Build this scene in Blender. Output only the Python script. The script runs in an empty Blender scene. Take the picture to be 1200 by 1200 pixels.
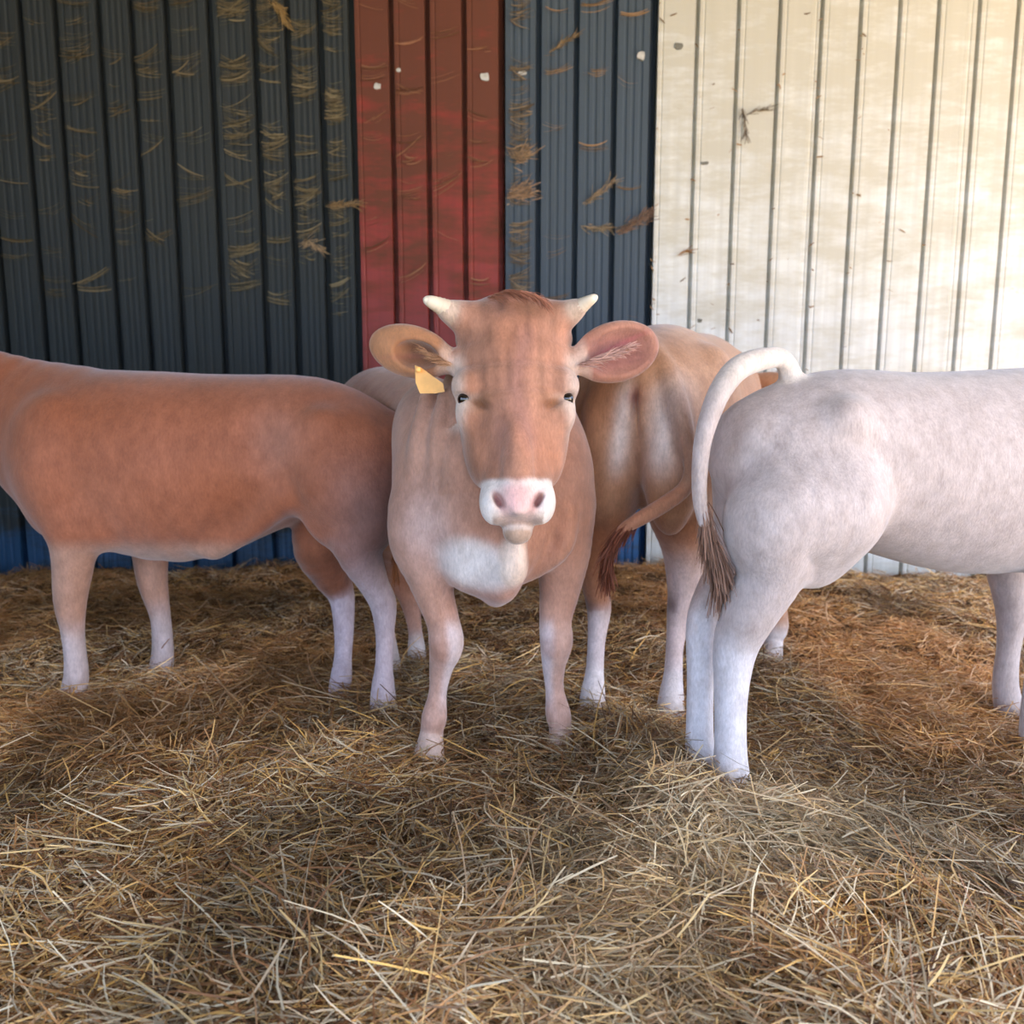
import bpy, math, random
import numpy as np
from mathutils import Vector, Matrix

random.seed(7); RNG = np.random.default_rng(7)
SC = bpy.context.scene; COL = SC.collection

# ------------------------------------------------------------------ camera, sky, sun, exposure
CAM_H, PITCH, FOC = 1.0, math.radians(8.5), 1000.0          # metres, radians, pixels of the 1200 px frame
cam_d = bpy.data.cameras.new('camera'); cam = bpy.data.objects.new('camera', cam_d); COL.objects.link(cam)
cam_d.sensor_width = 36.0; cam_d.lens = 36.0 * FOC / 1200.0; cam_d.clip_end = 200
cam.location = (0, 0, CAM_H); cam.rotation_euler = (math.pi / 2 - PITCH, 0, 0)
cam_d.dof.use_dof = True; cam_d.dof.focus_distance = 1.9; cam_d.dof.aperture_fstop = 3.5
SC.camera = cam

wd = bpy.data.worlds.new('sky'); SC.world = wd; wd.use_nodes = True
_bg = wd.node_tree.nodes['Background']
_bg.inputs[0].default_value = (0.56, 0.71, 1.0, 1); _bg.inputs[1].default_value = 2.9
sun_d = bpy.data.lights.new('sun', 'SUN'); sun_d.energy = 26; sun_d.angle = math.radians(2); sun_d.color = (1.0, 0.78, 0.52)
sun = bpy.data.objects.new('sun', sun_d); COL.objects.link(sun)
sun.rotation_euler = Vector((-0.55, 0.35, -1.2)).to_track_quat('-Z', 'Y').to_euler()   # from the right and above; the roof keeps it off the bay
day_d = bpy.data.lights.new('daylight_right_bay', 'AREA'); day_d.shape = 'RECTANGLE'; day_d.size = 4.5; day_d.size_y = 2.4
day_d.energy = 120; day_d.color = (1.0, 0.84, 0.66)                                     # sunlit yard seen through the open right-hand bay
day = bpy.data.objects.new('daylight_right_bay', day_d); COL.objects.link(day); day.location = (4.8, -0.7, 1.4)
day.rotation_euler = Vector((-1.0, 0.45, -0.05)).to_track_quat('-Z', 'Z').to_euler()
SC.view_settings.view_transform = 'Standard'; SC.view_settings.look = 'None'
SC.view_settings.gamma = 1; SC.view_settings.use_curve_mapping = False
SC.view_settings.exposure = 0.66

# ------------------------------------------------------------------ helpers
CP, SP = math.cos(PITCH), math.sin(PITCH)
def P(px, py, d):
    """world point seen at pixel (px, py) of the frame, at world depth y = d"""
    x = (px - 600) / FOC; v = -(py - 600) / FOC
    dy = CP + v * SP; dz = -SP + v * CP
    s = d / dy
    return np.array([x * s, d, CAM_H + dz * s])

def lin(r, g, b):
    f = lambda c: (c / 255) / 12.92 if c / 255 <= 0.04045 else ((c / 255 + 0.055) / 1.055) ** 2.4
    return np.array([f(r), f(g), f(b)])

def _hash(ix, iy, iz, seed):
    h = (ix * 374761393 + iy * 668265263 + iz * 2147483647 + seed * 1274126177) & 0x7fffffff
    h = ((h ^ (h >> 13)) * 1274126177) & 0x7fffffff
    return ((h ^ (h >> 16)) & 0xffff) / 65535.0
def vnoise(p, seed=0):
    """value noise in 3-D, p (n,3) -> 0..1"""
    i = np.floor(p).astype(np.int64); f = p - i; f = f * f * (3 - 2 * f); r = 0
    for a in (0, 1):
        for b in (0, 1):
            for c in (0, 1):
                w = (f[:, 0] if a else 1 - f[:, 0]) * (f[:, 1] if b else 1 - f[:, 1]) * (f[:, 2] if c else 1 - f[:, 2])
                r = r + w * _hash(i[:, 0] + a, i[:, 1] + b, i[:, 2] + c, seed)
    return r
def fbm(p, seed=0, o=3):
    r = 0; a = 0.5; t = 0
    for k in range(o):
        r = r + a * vnoise(p * 2 ** k, seed + k * 17); t += a; a *= 0.5
    return r / t
def sstep(a, b, x):
    t = np.clip((x - a) / (b - a), 0, 1); return t * t * (3 - 2 * t)

def mesh_obj(name, V, F, mat, parent=None, smooth=True, cols=None):
    V = np.asarray(V, dtype=np.float32)
    me = bpy.data.meshes.new(name)
    if isinstance(F, np.ndarray):
        k = F.shape[1]; me.vertices.add(len(V)); me.loops.add(F.size); me.polygons.add(len(F))
        me.vertices.foreach_set('co', V.ravel()); me.loops.foreach_set('vertex_index', F.astype(np.int32).ravel())
        me.polygons.foreach_set('loop_start', np.arange(0, F.size, k, dtype=np.int32))
        me.update(calc_edges=True)
    else:
        me.from_pydata([tuple(v) for v in V], [], [tuple(int(i) for i in f) for f in F])
    if smooth: me.polygons.foreach_set('use_smooth', np.ones(len(me.polygons), dtype=bool))
    if cols is not None:
        at = me.color_attributes.new('coat', 'FLOAT_COLOR', 'POINT')
        c4 = np.ones((len(V), 4), dtype=np.float32); c4[:, :3] = cols
        at.data.foreach_set('color', c4.ravel())
    if mat: me.materials.append(mat)
    me.update()
    o = bpy.data.objects.new(name, me); COL.objects.link(o)
    if parent is not None:
        o.parent = parent
        o.matrix_parent_inverse = parent.matrix_world.inverted() if False else Matrix.Translation(-Vector(parent.location))
    return o

def tag(o, label=None, cat=None, group=None, kind=None):
    if label: o['label'] = label
    if cat: o['category'] = cat
    if group: o['group'] = group
    if kind: o['kind'] = kind
    return o

def empty(name, loc):
    o = bpy.data.objects.new(name, None); o.empty_display_size = 0.1; COL.objects.link(o); o.location = tuple(loc); return o

# ---- materials
def new_mat(name):
    m = bpy.data.materials.new(name); m.use_nodes = True
    return m, m.node_tree, m.node_tree.nodes['Principled BSDF']
def N(t, typ, **kw):
    n = t.nodes.new(typ)
    for k, v in kw.items(): setattr(n, k, v)
    return n
def ramp(t, fac, a, b, ca=(0, 0, 0, 1), cb=(1, 1, 1, 1)):
    r = N(t, 'ShaderNodeValToRGB'); e = r.color_ramp.elements
    e[0].position = a; e[1].position = b; e[0].color = ca; e[1].color = cb
    t.links.new(fac, r.inputs[0]); return r.outputs[0]
def noise(t, vec, scale, detail=4, rough=0.55):
    n = N(t, 'ShaderNodeTexNoise'); n.inputs['Scale'].default_value = scale
    n.inputs['Detail'].default_value = detail; n.inputs['Roughness'].default_value = rough
    if vec is not None: t.links.new(vec, n.inputs['Vector'])
    return n.outputs['Fac']
def mixc(t, fac, a, b, mode='MIX'):
    m = N(t, 'ShaderNodeMix', data_type='RGBA', blend_type=mode)
    for sock, v in ((m.inputs[0], fac), (m.inputs[6], a), (m.inputs[7], b)):
        if hasattr(v, 'is_output'): t.links.new(v, sock)
        else: sock.default_value = v if not isinstance(v, np.ndarray) else (*v, 1)
    return m.outputs[2]
def mapped(t, scale=(1, 1, 1), loc=(0, 0, 0)):
    g = N(t, 'ShaderNodeNewGeometry'); mp = N(t, 'ShaderNodeMapping')
    mp.inputs['Scale'].default_value = scale; mp.inputs['Location'].default_value = loc
    t.links.new(g.outputs['Position'], mp.inputs['Vector']); return mp.outputs[0]
def bump(t, b, h, strength, dist):
    n = N(t, 'ShaderNodeBump'); n.inputs['Strength'].default_value = strength; n.inputs['Distance'].default_value = dist
    t.links.new(h, n.inputs['Height']); t.links.new(n.outputs[0], b.inputs['Normal'])

def coat_material():
    m, t, b = new_mat('short_hair_coat')
    a = N(t, 'ShaderNodeAttribute', attribute_name='coat')
    fine = noise(t, mapped(t, (1, 1, 0.35)), 190, 3, 0.7)
    mid = noise(t, mapped(t, (1, 1, 0.6)), 34, 4, 0.6)
    c = mixc(t, 1.0, a.outputs['Color'], ramp(t, fine, 0.25, 0.75, (0.80, 0.80, 0.80, 1), (1.14, 1.14, 1.14, 1)), 'MULTIPLY')
    c = mixc(t, 1.0, c, ramp(t, mid, 0.3, 0.7, (0.84, 0.81, 0.79, 1), (1.12, 1.12, 1.12, 1)), 'MULTIPLY')
    t.links.new(c, b.inputs['Base Color'])
    b.inputs['Roughness'].default_value = 0.62; b.inputs['Specular IOR Level'].default_value = 0.25
    b.inputs['Sheen Weight'].default_value = 0.35; b.inputs['Sheen Roughness'].default_value = 0.5
    bump(t, b, fine, 0.35, 0.004)
    return m
def plain(name, col, rough=0.6, spec=0.4, nz=None, bumpd=0.002, bscale=60):
    m, t, b = new_mat(name)
    n = noise(t, mapped(t), nz or 40, 4)
    c = mixc(t, 1.0, np.asarray(col), ramp(t, n, 0.3, 0.75, (0.72, 0.72, 0.72, 1), (1.15, 1.15, 1.15, 1)), 'MULTIPLY')
    t.links.new(c, b.inputs['Base Color']); b.inputs['Roughness'].default_value = rough
    b.inputs['Specular IOR Level'].default_value = spec
    bump(t, b, noise(t, mapped(t), bscale, 3), 0.3, bumpd)
    return m
def attr_mat(name, rough=0.75, spec=0.2, transl=0.0):
    m, t, b = new_mat(name)
    a = N(t, 'ShaderNodeAttribute', attribute_name='coat')
    t.links.new(a.outputs['Color'], b.inputs['Base Color'])
    b.inputs['Roughness'].default_value = rough; b.inputs['Specular IOR Level'].default_value = spec
    return m

M_COAT = coat_material()
M_HORN = None
M_EYE = plain('dark_eyeball', lin(22, 16, 14), 0.08, 0.8, 30, 0.0002)
M_HOOF = plain('horn_hoof', lin(95, 82, 70), 0.55, 0.4)
M_TAG = plain('orange_plastic_tag', lin(250, 190, 110), 0.45, 0.4, 15, 0.0004)
M_STRAW = attr_mat('dry_straw', 0.6, 0.3)
M_HAIR = attr_mat('coarse_hair', 0.6, 0.3)
M_WEB = attr_mat('dust_laden_web', 0.95, 0.05)

# ================================================================== SETTING
WALL_Y = 4.47
def wall_material(name, paint, dust, dust_lo, dust_hi, amount, rough=0.45, stain=None, seed=0.0):
    """painted steel; the coat of settled dust and chaff is a noise pattern with more of it higher up"""
    m, t, b = new_mat(name)
    g = N(t, 'ShaderNodeNewGeometry'); sx = N(t, 'ShaderNodeSeparateXYZ'); t.links.new(g.outputs['Position'], sx.inputs[0])
    mr = N(t, 'ShaderNodeMapRange'); mr.inputs['From Min'].default_value = dust_lo; mr.inputs['From Max'].default_value = dust_hi
    t.links.new(sx.outputs['Z'], mr.inputs['Value'])
    n1 = noise(t, mapped(t, (1.2, 1.2, 3.2), (seed, 0, seed)), 2.4, 5, 0.65)
    n2 = noise(t, mapped(t, (1, 1, 5), (seed, 3, 0)), 9, 4, 0.7)
    ad = N(t, 'ShaderNodeMath', operation='MULTIPLY_ADD'); t.links.new(mr.outputs[0], ad.inputs[0]); ad.inputs[1].default_value = amount
    t.links.new(n1, ad.inputs[2])
    ad2 = N(t, 'ShaderNodeMath', operation='MULTIPLY_ADD'); t.links.new(n2, ad2.inputs[0]); ad2.inputs[1].default_value = 0.45; t.links.new(ad.outputs[0], ad2.inputs[2])
    f = ramp(t, ad2.outputs[0], 0.72, 1.25, (0.05, 0.05, 0.05, 1), (0.85, 0.85, 0.85, 1))
    streak = noise(t, mapped(t, (26, 26, 0.6), (seed, 0, 0)), 1.0, 4, 0.6)
    p = mixc(t, 1.0, np.asarray(paint), ramp(t, streak, 0.3, 0.7, (0.82, 0.82, 0.82, 1), (1.1, 1.1, 1.1, 1)), 'MULTIPLY')
    c = mixc(t, f, p, np.asarray(dust))
    if stain is not None:
        s = ramp(t, noise(t, mapped(t, (1, 1, 1.6), (seed + 5, 0, 1)), 7.5, 6, 0.75), 0.66, 0.74)
        c = mixc(t, s, c, np.asarray(stain))
    t.links.new(c, b.inputs['Base Color'])
    rr = ramp(t, f, 0.0, 1.0, (rough,) * 3 + (1,), (0.9, 0.9, 0.9, 1)); t.links.new(rr, b.inputs['Roughness'])
    b.inputs['Specular IOR Level'].default_value = 0.4
    bump(t, b, n2, 0.25, 0.006)
    return m
M_GREEN = wall_material('green_grey_painted_steel', lin(36, 74, 108), lin(50, 50, 38), 0.1, 1.0, 0.95, seed=1.3)
M_RED = wall_material('oxide_red_painted_steel', lin(142, 44, 32), lin(92, 60, 44), 1.2, 3.3, 0.5, seed=4.1)
M_BLUE = wall_material('slate_blue_painted_steel', lin(44, 96, 150), lin(70, 76, 74), 0.1, 1.3, 0.55, seed=7.7)
M_WHITE = wall_material('cream_white_painted_steel', lin(210, 214, 212), lin(184, 182, 168), 0.6, 3.4, 0.35, stain=lin(176, 160, 132), seed=2.9)

WALL_TOP = 3.06
wall = empty('wall_back', (0, WALL_Y, 0)); tag(wall, kind='structure')
def sheet(name, x0, x1, grooves, gw, depth, micro, mat, zoff=0.0):
    """one profiled steel sheet: broad pans towards the pen, narrow recessed grooves between them, fine stiffening ribs on the pans"""
    prof = []                                   # (x, depth behind the pan plane)
    edges = []
    for g in grooves:
        edges.append((g - gw / 2, g + gw / 2))
    cur = x0
    def pan(a, b):
        if b - a < 0.01: return
        prof.append((a, 0.0))
        if micro and b - a > 0.06:
            n = 3; w = (b - a)
            for k in range(n):
                c = a + w * (k + 1) / (n + 1)
                prof.extend([(c - 0.010, 0.0), (c - 0.005, 0.0045), (c + 0.005, 0.0045), (c + 0.010, 0.0)])
        else:
            c = a + 0.022
            prof.extend([(c - 0.006, 0.0), (c, 0.003), (c + 0.006, 0.0)])
        prof.append((b, 0.0))
    for a, b in edges:
        pan(cur, a)
        prof.append((a + 0.003, 0.010)); prof.append((a + 0.004, depth)); prof.append((b - 0.008, depth)); prof.append((b - 0.004, 0.010))
        cur = b
    pan(cur, x1)
    zs = np.linspace(0, WALL_TOP, 12)
    n = len(prof); V = []; F = []
    for z in zs:
        for (x, d) in prof: V.append((x, WALL_Y + zoff + d + 0.004 * math.sin(z * 2.3 + x * 3), z - 0.05))
    for j in range(len(zs) - 1):
        for i in range(n - 1):
            F.append((j * n + i, j * n + i + 1, (j + 1) * n + i + 1, (j + 1) * n + i))
    # folded back edges give the sheet its thickness
    b0 = len(V)
    for z in zs:
        for (x, d) in ((x0, 0.05), (x1, 0.05)): V.append((x, WALL_Y + zoff + d, z - 0.05))
    for j in range(len(zs) - 1):
        F.append((b0 + 2 * j, j * n, (j + 1) * n, b0 + 2 * j + 2)); F.append((j * n + n - 1, b0 + 2 * j + 1, b0 + 2 * j + 3, (j + 1) * n + n - 1))
    return mesh_obj('cladding_sheet', V, F, mat, wall, smooth=False)
GG = [-1.26, -1.10, -0.94, -0.785]
s = sheet('g', -1.43, -0.772, GG, 0.042, 0.060, True, M_GREEN); s['label'] = 'dark green grey profiled steel sheet'
s = sheet('r', -0.768, -0.034, [-0.592, -0.415, -0.236, -0.055], 0.030, 0.055, False, M_RED, 0.002); s['label'] = 'oxide red profiled steel sheet'
s = sheet('b', -0.032, 0.713, [0.13, 0.316, 0.504, 0.690], 0.032, 0.055, True, M_BLUE); s['label'] = 'slate blue profiled steel sheet'
s = sheet('w', 0.716, 1.46, [0.905, 1.104, 1.305], 0.022, 0.035, False, M_WHITE, -0.004); s['label'] = 'cream white profiled steel sheet'
s = sheet('w', 1.462, 2.22, [1.51, 1.70, 1.89, 2.08], 0.022, 0.035, False, M_WHITE, 0.0); s['label'] = 'second cream white profiled steel sheet'
s = sheet('w', 2.222, 3.4, [2.28, 2.47, 2.66, 2.85, 3.04, 3.23], 0.022, 0.035, False, M_WHITE, 0.002); s['label'] = 'third cream white profiled steel sheet'
s = sheet('g', -2.18, -1.432, [-2.02, -1.86, -1.69, -1.48], 0.042, 0.060, True, M_GREEN, 0.002); s['label'] = 'second dark green grey profiled steel sheet'
s = sheet('g', -3.4, -2.182, [-3.2, -3.0, -2.8, -2.6, -2.4, -2.23], 0.042, 0.060, True, M_GREEN, 0.0); s['label'] = 'third dark green grey profiled steel sheet'

def slab(name, a, b, mat, kind='structure'):
    x0, y0, z0 = a; x1, y1, z1 = b
    V = [(x0, y0, z0), (x1, y0, z0), (x1, y1, z0), (x0, y1, z0), (x0, y0, z1), (x1, y0, z1), (x1, y1, z1), (x0, y1, z1)]
    F = [(0, 3, 2, 1), (4, 5, 6, 7), (0, 1, 5, 4), (1, 2, 6, 5), (2, 3, 7, 6), (3, 0, 4, 7)]
    o = mesh_obj(name, V, F, mat, None, smooth=False); tag(o, kind=kind); return o
M_ROOF = plain('fibre_cement_roof', lin(112, 108, 100), 0.85, 0.2, 3)
M_BACKING = plain('dark_timber_backing', lin(40, 34, 30), 0.9, 0.1, 8)
M_YARD = plain('pale_gravel_yard', lin(196, 180, 150), 0.9, 0.2, 2, 0.01, 30)
slab('wall_backing', (-3.4, WALL_Y + 0.075, -0.1), (3.4, WALL_Y + 0.13, 3.01), M_BACKING)
slab('ceiling', (-3.6, -3.2, 3.02), (4.2, WALL_Y + 0.6, 3.10), M_ROOF)
slab('wall_left', (-3.5, 0.6, -0.1), (-3.4, WALL_Y + 0.1, 3.02), M_BACKING)
slab('ground_yard', (0.6, -16, -0.32), (18, 12, -0.2), M_YARD)
slab('ground_left_added', (-18, -16, -0.33), (0.6, 12, -0.21), plain('dark_added_ground', lin(84, 96, 66), 0.95, 0.1, 3, 0.02, 20))  # unseen dark ground, added on the left to keep warm bounce low

# ---- bedding
MOUNDS = [(0.33, 2.10, 0.085, 0.15), (0.05, 1.55, 0.04, 0.3), (-0.6, 1.7, 0.03, 0.35), (0.75, 1.55, 0.05, 0.3), (-0.9, 3.9, 0.05, 0.5),
          (0.6, 3.9, 0.07, 0.5), (-0.1, 3.3, 0.04, 0.35), (0.62, 3.0, 0.05, 0.3), (1.6, 3.5, 0.05, 0.6), (-2, 3.6, 0.05, 0.6)]
def ground_z(x, y):
    x = np.asarray(x, float); y = np.asarray(y, float); s = x.shape
    p = np.stack([x.ravel(), y.ravel(), np.zeros(x.size)], 1)
    z = (fbm(p * 2.3, 3, 2) - 0.5) * 0.09 + (fbm(p * 8, 9, 3) - 0.5) * 0.085 + (vnoise(p * 26, 5) - 0.5) * 0.022
    z = z.reshape(s)
    for mx, my, h, r in MOUNDS: z = z + h * np.exp(-((x - mx) ** 2 + (y - my) ** 2) / (2 * r * r))
    return z
def make_ground():
    xs = np.linspace(-3.39, 4.0, 360); ys = np.concatenate([np.linspace(-1.6, 0.8, 40), np.linspace(0.82, WALL_Y + 0.03, 300)])
    X, Y = np.meshgrid(xs, ys); Z = ground_z(X, Y)
    V = np.stack([X.ravel(), Y.ravel(), Z.ravel() - 0.012], 1); nx = len(xs)
    i = np.arange(len(ys) - 1)[:, None] * nx + np.arange(nx - 1)[None, :]
    F = np.stack([i, i + 1, i + nx + 1, i + nx], -1).reshape(-1, 4)
    m, t, b = new_mat('matted_bedding')
    n1 = noise(t, mapped(t), 3.0, 5, 0.6); n2 = noise(t, mapped(t, (1, 2.2, 1)), 60, 4, 0.8); n3 = noise(t, mapped(t, (2.5, 1, 1)), 130, 2, 0.7)
    c = mixc(t, ramp(t, n1, 0.35, 0.65), lin(108, 72, 48), lin(138, 110, 80))
    c = mixc(t, ramp(t, n2, 0.4, 0.62), mixc(t, 0.55, c, lin(38, 28, 22)), c)
    c = mixc(t, ramp(t, n3, 0.55, 0.7), c, lin(168, 146, 108))
    t.links.new(c, b.inputs['Base Color']); b.inputs['Roughness'].default_value = 0.95; b.inputs['Specular IOR Level'].default_value = 0.1
    bump(t, b, n2, 0.9, 0.02)
    o = mesh_obj('floor', V, F, m, None); tag(o, kind='structure')
    return o
make_ground()

def ribbons(name, P0, D, L, W, bend, up, cols, mat, segs=3):
    """n curved flat blades; P0 start, D unit direction, bend vector added quadratically, up vector orients the blade's width"""
    n = len(P0); ts = np.linspace(0, 1, segs + 1)
    side = np.cross(D, up); side /= np.maximum(np.linalg.norm(side, axis=1, keepdims=True), 1e-6)
    rows = []
    for t in ts:
        c = P0 + D * (L * t)[:, None] + bend * (t * t)
        w = side * (W * (0.55 + 0.45 * math.sin(math.pi * min(1, t * 0.8 + 0.1))))[:, None] * 0.5
        rows.append(c - w); rows.append(c + w)
    V = np.stack(rows, 1).reshape(-1, 3); k = 2 * (segs + 1)
    base = (np.arange(n) * k)[:, None]
    F = np.concatenate([base + np.array([[2 * j, 2 * j + 1, 2 * j + 3, 2 * j + 2]]) for j in range(segs)], 0)
    return mesh_obj(name, V, F, mat, None, smooth=False, cols=np.repeat(cols, k, axis=0))

STRAW_COLS = np.array([lin(204, 176, 132), lin(182, 146, 98), lin(196, 184, 168), lin(160, 120, 84), lin(134, 94, 66),
                       lin(104, 72, 52), lin(182, 166, 150), lin(208, 168, 104), lin(150, 126, 104), lin(80, 56, 44)])
def straw(name, n, d0, d1, lmin, lmax, wmin, wmax, lift, label, weights, seed, power=1.0, segs=3):
    r = np.random.default_rng(seed)
    u = r.random(n)
    if power == 1.0: y = d0 * (d1 / d0) ** u
    else: y = d0 + (d1 - d0) * u
    x = (r.random(n) * 2 - 1) * (y * 0.64 + 0.12)
    z = ground_z(x, y)
    pn = np.stack([x * 3.1, y * 3.1, np.zeros(n)], 1)
    ang = vnoise(pn, 21) * 9.0 + r.normal(0, 0.9, n)
    tilt = r.normal(0.06, 0.24, n)
    D = np.stack([np.cos(ang) * np.cos(tilt), np.sin(ang) * np.cos(tilt), np.sin(tilt)], 1)
    L = r.uniform(lmin, lmax, n) * (0.6 + 0.8 * r.random(n) ** 2); W = r.uniform(wmin, wmax, n)
    bend = r.normal(0, 0.28, (n, 3)) * L[:, None]; bend[:, 2] = bend[:, 2] * 0.5 - 0.10 * L
    up = np.stack([r.normal(0, 0.5, n), r.normal(0, 0.5, n) - 0.3, np.ones(n)], 1)
    P0 = np.stack([x, y, z + r.random(n) ** 1.6 * lift - 0.004], 1) - D * (L * 0.5)[:, None] * np.array([[1, 1, 0.3]])
    ci = r.choice(len(STRAW_COLS), n, p=np.array(weights) / sum(weights))
    c = STRAW_COLS[ci] * (0.75 + 0.5 * r.random((n, 1)))
    # patches of greyer, cleaner hay at the lower right; browner trodden litter further back, its tint lightened to stand in for light
    gy = sstep(0.35, 0.7, vnoise(pn * 0.5, 31)) * sstep(-0.3, 0.6, x) * sstep(2.2, 1.5, y)
    c = c * (1 - 0.55 * gy[:, None]) + lin(200, 190, 172) * (0.55 * gy * (0.7 + 0.5 * r.random(n)))[:, None]
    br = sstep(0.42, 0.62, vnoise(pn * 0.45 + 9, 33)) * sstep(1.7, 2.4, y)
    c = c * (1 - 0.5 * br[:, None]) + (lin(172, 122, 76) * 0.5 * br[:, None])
    # darker patches at random
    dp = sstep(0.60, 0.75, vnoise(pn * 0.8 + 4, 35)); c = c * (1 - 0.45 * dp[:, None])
    c = c * (1.10 + .30 * sstep(1.9, 2.8, y))[:, None] * (0.80 + 0.42 * vnoise(pn * 2.2 + 3, 51))[:, None]  # far straw brightened in its colour, standing in for light at the back
    ok = (P0[:, 1] + np.maximum(0, D[:, 1] * L + bend[:, 1]) < WALL_Y - .02)
    P0, D, L, W, bend, up, c = P0[ok], D[ok], L[ok], W[ok], bend[ok], up[ok], c[ok]
    c = c * np.array([1.10, 1.05, 0.86])
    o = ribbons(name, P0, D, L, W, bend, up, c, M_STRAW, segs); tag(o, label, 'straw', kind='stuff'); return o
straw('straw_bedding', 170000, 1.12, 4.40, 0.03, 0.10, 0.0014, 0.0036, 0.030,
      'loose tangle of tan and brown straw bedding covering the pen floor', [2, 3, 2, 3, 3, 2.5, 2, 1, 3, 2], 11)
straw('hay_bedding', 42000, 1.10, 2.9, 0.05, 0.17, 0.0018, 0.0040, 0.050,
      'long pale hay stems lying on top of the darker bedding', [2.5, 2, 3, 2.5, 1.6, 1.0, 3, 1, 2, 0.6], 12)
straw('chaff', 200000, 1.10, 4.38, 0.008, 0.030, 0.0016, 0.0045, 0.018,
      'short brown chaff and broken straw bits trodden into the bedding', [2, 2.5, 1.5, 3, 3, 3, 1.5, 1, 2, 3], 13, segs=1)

# ================================================================== CATTLE: smooth signed-distance bodies
class Body:
    def __init__(self, h): self.h = h; self.ops = []
    def ell(self, c, ax, r, k=0.03, sub=False):
        """ellipsoid: centre, 3x3 rows = local axes, radii"""
        self.ops.append(('e', np.asarray(c, float), np.asarray(ax, float), np.asarray(r, float), k, sub))
    def chain(self, pts, k=0.03, sub=False):
        """round-cone chain: pts [(pos, r), ...] interpolated smoothly"""
        pts = [(np.asarray(p, float), float(r)) for p, r in pts]
        q = catmull([np.append(p, r) for p, r in pts])
        self.ops.append(('c', q, None, None, k, sub))
    def sections(self, pts, k=0.04):
        """torso-like chain of elliptical sections: [(pos, lateral, half-height), ...]; the lateral axis stays level"""
        q = catmull([np.concatenate([np.asarray(p, float), [a, b]]) for p, a, b in pts])
        self.ops.append(('s', q, None, None, k, False))
    def bounds(self, op):
        t, c, ax, r, k, sub = op; m = k + 2.5 * self.h
        if t == 'e': e = np.sqrt(((ax * r[:, None]) ** 2).sum(0)); return c - e - m, c + e + m
        if t == 'c': return (c[:, :3] - c[:, 3:4]).min(0) - m, (c[:, :3] + c[:, 3:4]).max(0) + m
        rr = c[:, 3:5].max(1)[:, None]; return (c[:, :3] - rr).min(0) - m, (c[:, :3] + rr).max(0) + m
    def build(self):
        h = self.h; bb = [self.bounds(o) for o in self.ops]
        lo = np.min([b[0] for b, o in zip(bb, self.ops) if not o[5]], 0) - h; hi = np.max([b[1] for b, o in zip(bb, self.ops) if not o[5]], 0) + h
        dims = np.ceil((hi - lo) / h).astype(int) + 1
        G = np.full(dims, 0.5, dtype=np.float32)
        for op, (a, b) in zip(self.ops, bb):
            i0 = np.clip(np.floor((a - lo) / h).astype(int), 0, dims - 1); i1 = np.clip(np.ceil((b - lo) / h).astype(int) + 1, 1, dims)
            if (i1 <= i0).any(): continue
            X, Y, Z = [(lo[j] + h * np.arange(i0[j], i1[j])).astype(np.float32) for j in range(3)]
            sl = tuple(slice(i0[j], i1[j]) for j in range(3)); t, c, ax, r, k, sub = op
            X = X[:, None, None]; Y = Y[None, :, None]; Z = Z[None, None, :]
            if t == 'e':
                d = sd_ell(X - c[0], Y - c[1], Z - c[2], ax, r)
            elif t == 'c':
                d = None
                for p, q in zip(c[:-1], c[1:]):
                    v = q[:3] - p[:3]; L2 = max(float(v @ v), 1e-9)
                    tt = np.clip(((X - p[0]) * v[0] + (Y - p[1]) * v[1] + (Z - p[2]) * v[2]) / L2, 0, 1)
                    dd = np.sqrt((X - p[0] - v[0] * tt) ** 2 + (Y - p[1] - v[1] * tt) ** 2 + (Z - p[2] - v[2] * tt) ** 2) - (p[3] + (q[3] - p[3]) * tt)
                    d = dd if d is None else np.minimum(d, dd)
            else:
                d = None
                for p, q in zip(c[:-1], c[1:]):
                    v = q[:3] - p[:3]; L = math.sqrt(max(float(v @ v), 1e-9)); f = v / L
                    lat = np.cross(f, (0, 0, 1.0)); nl = np.linalg.norm(lat); lat = lat / nl if nl > 0.15 else np.array([1.0, 0, 0])
                    upv = np.cross(lat, f)
                    w = ((X - p[0]) * f[0] + (Y - p[1]) * f[1] + (Z - p[2]) * f[2]); tt = np.clip(w / L, 0, 1); w = w - tt * L
                    a_ = p[3] + (q[3] - p[3]) * tt; b_ = p[4] + (q[4] - p[4]) * tt
                    uu = (X - p[0]) * lat[0] + (Y - p[1]) * lat[1] + (Z - p[2]) * lat[2]
                    vv = (X - p[0]) * upv[0] + (Y - p[1]) * upv[1] + (Z - p[2]) * upv[2]
                    m_ = np.minimum(a_, b_)
                    k0 = np.sqrt((uu / a_) ** 2 + (vv / b_) ** 2 + (w / m_) ** 2); k1 = np.sqrt((uu / a_ ** 2) ** 2 + (vv / b_ ** 2) ** 2 + (w / m_ ** 2) ** 2)
                    dd = np.where(k0 < 1e-4, -m_, k0 * (k0 - 1) / np.maximum(k1, 1e-5))
                    d = dd if d is None else smin(d, dd, 0.01)
            g = G[sl]
            G[sl] = smin(g, d, k) if not sub else -smin(-g, d, k)
        return surface_nets(G, lo, h)
def smin(a, b, k):
    if k <= 0: return np.minimum(a, b)
    hh = np.clip(0.5 + 0.5 * (b - a) / k, 0, 1)
    return b + (a - b) * hh - k * hh * (1 - hh)
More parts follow.
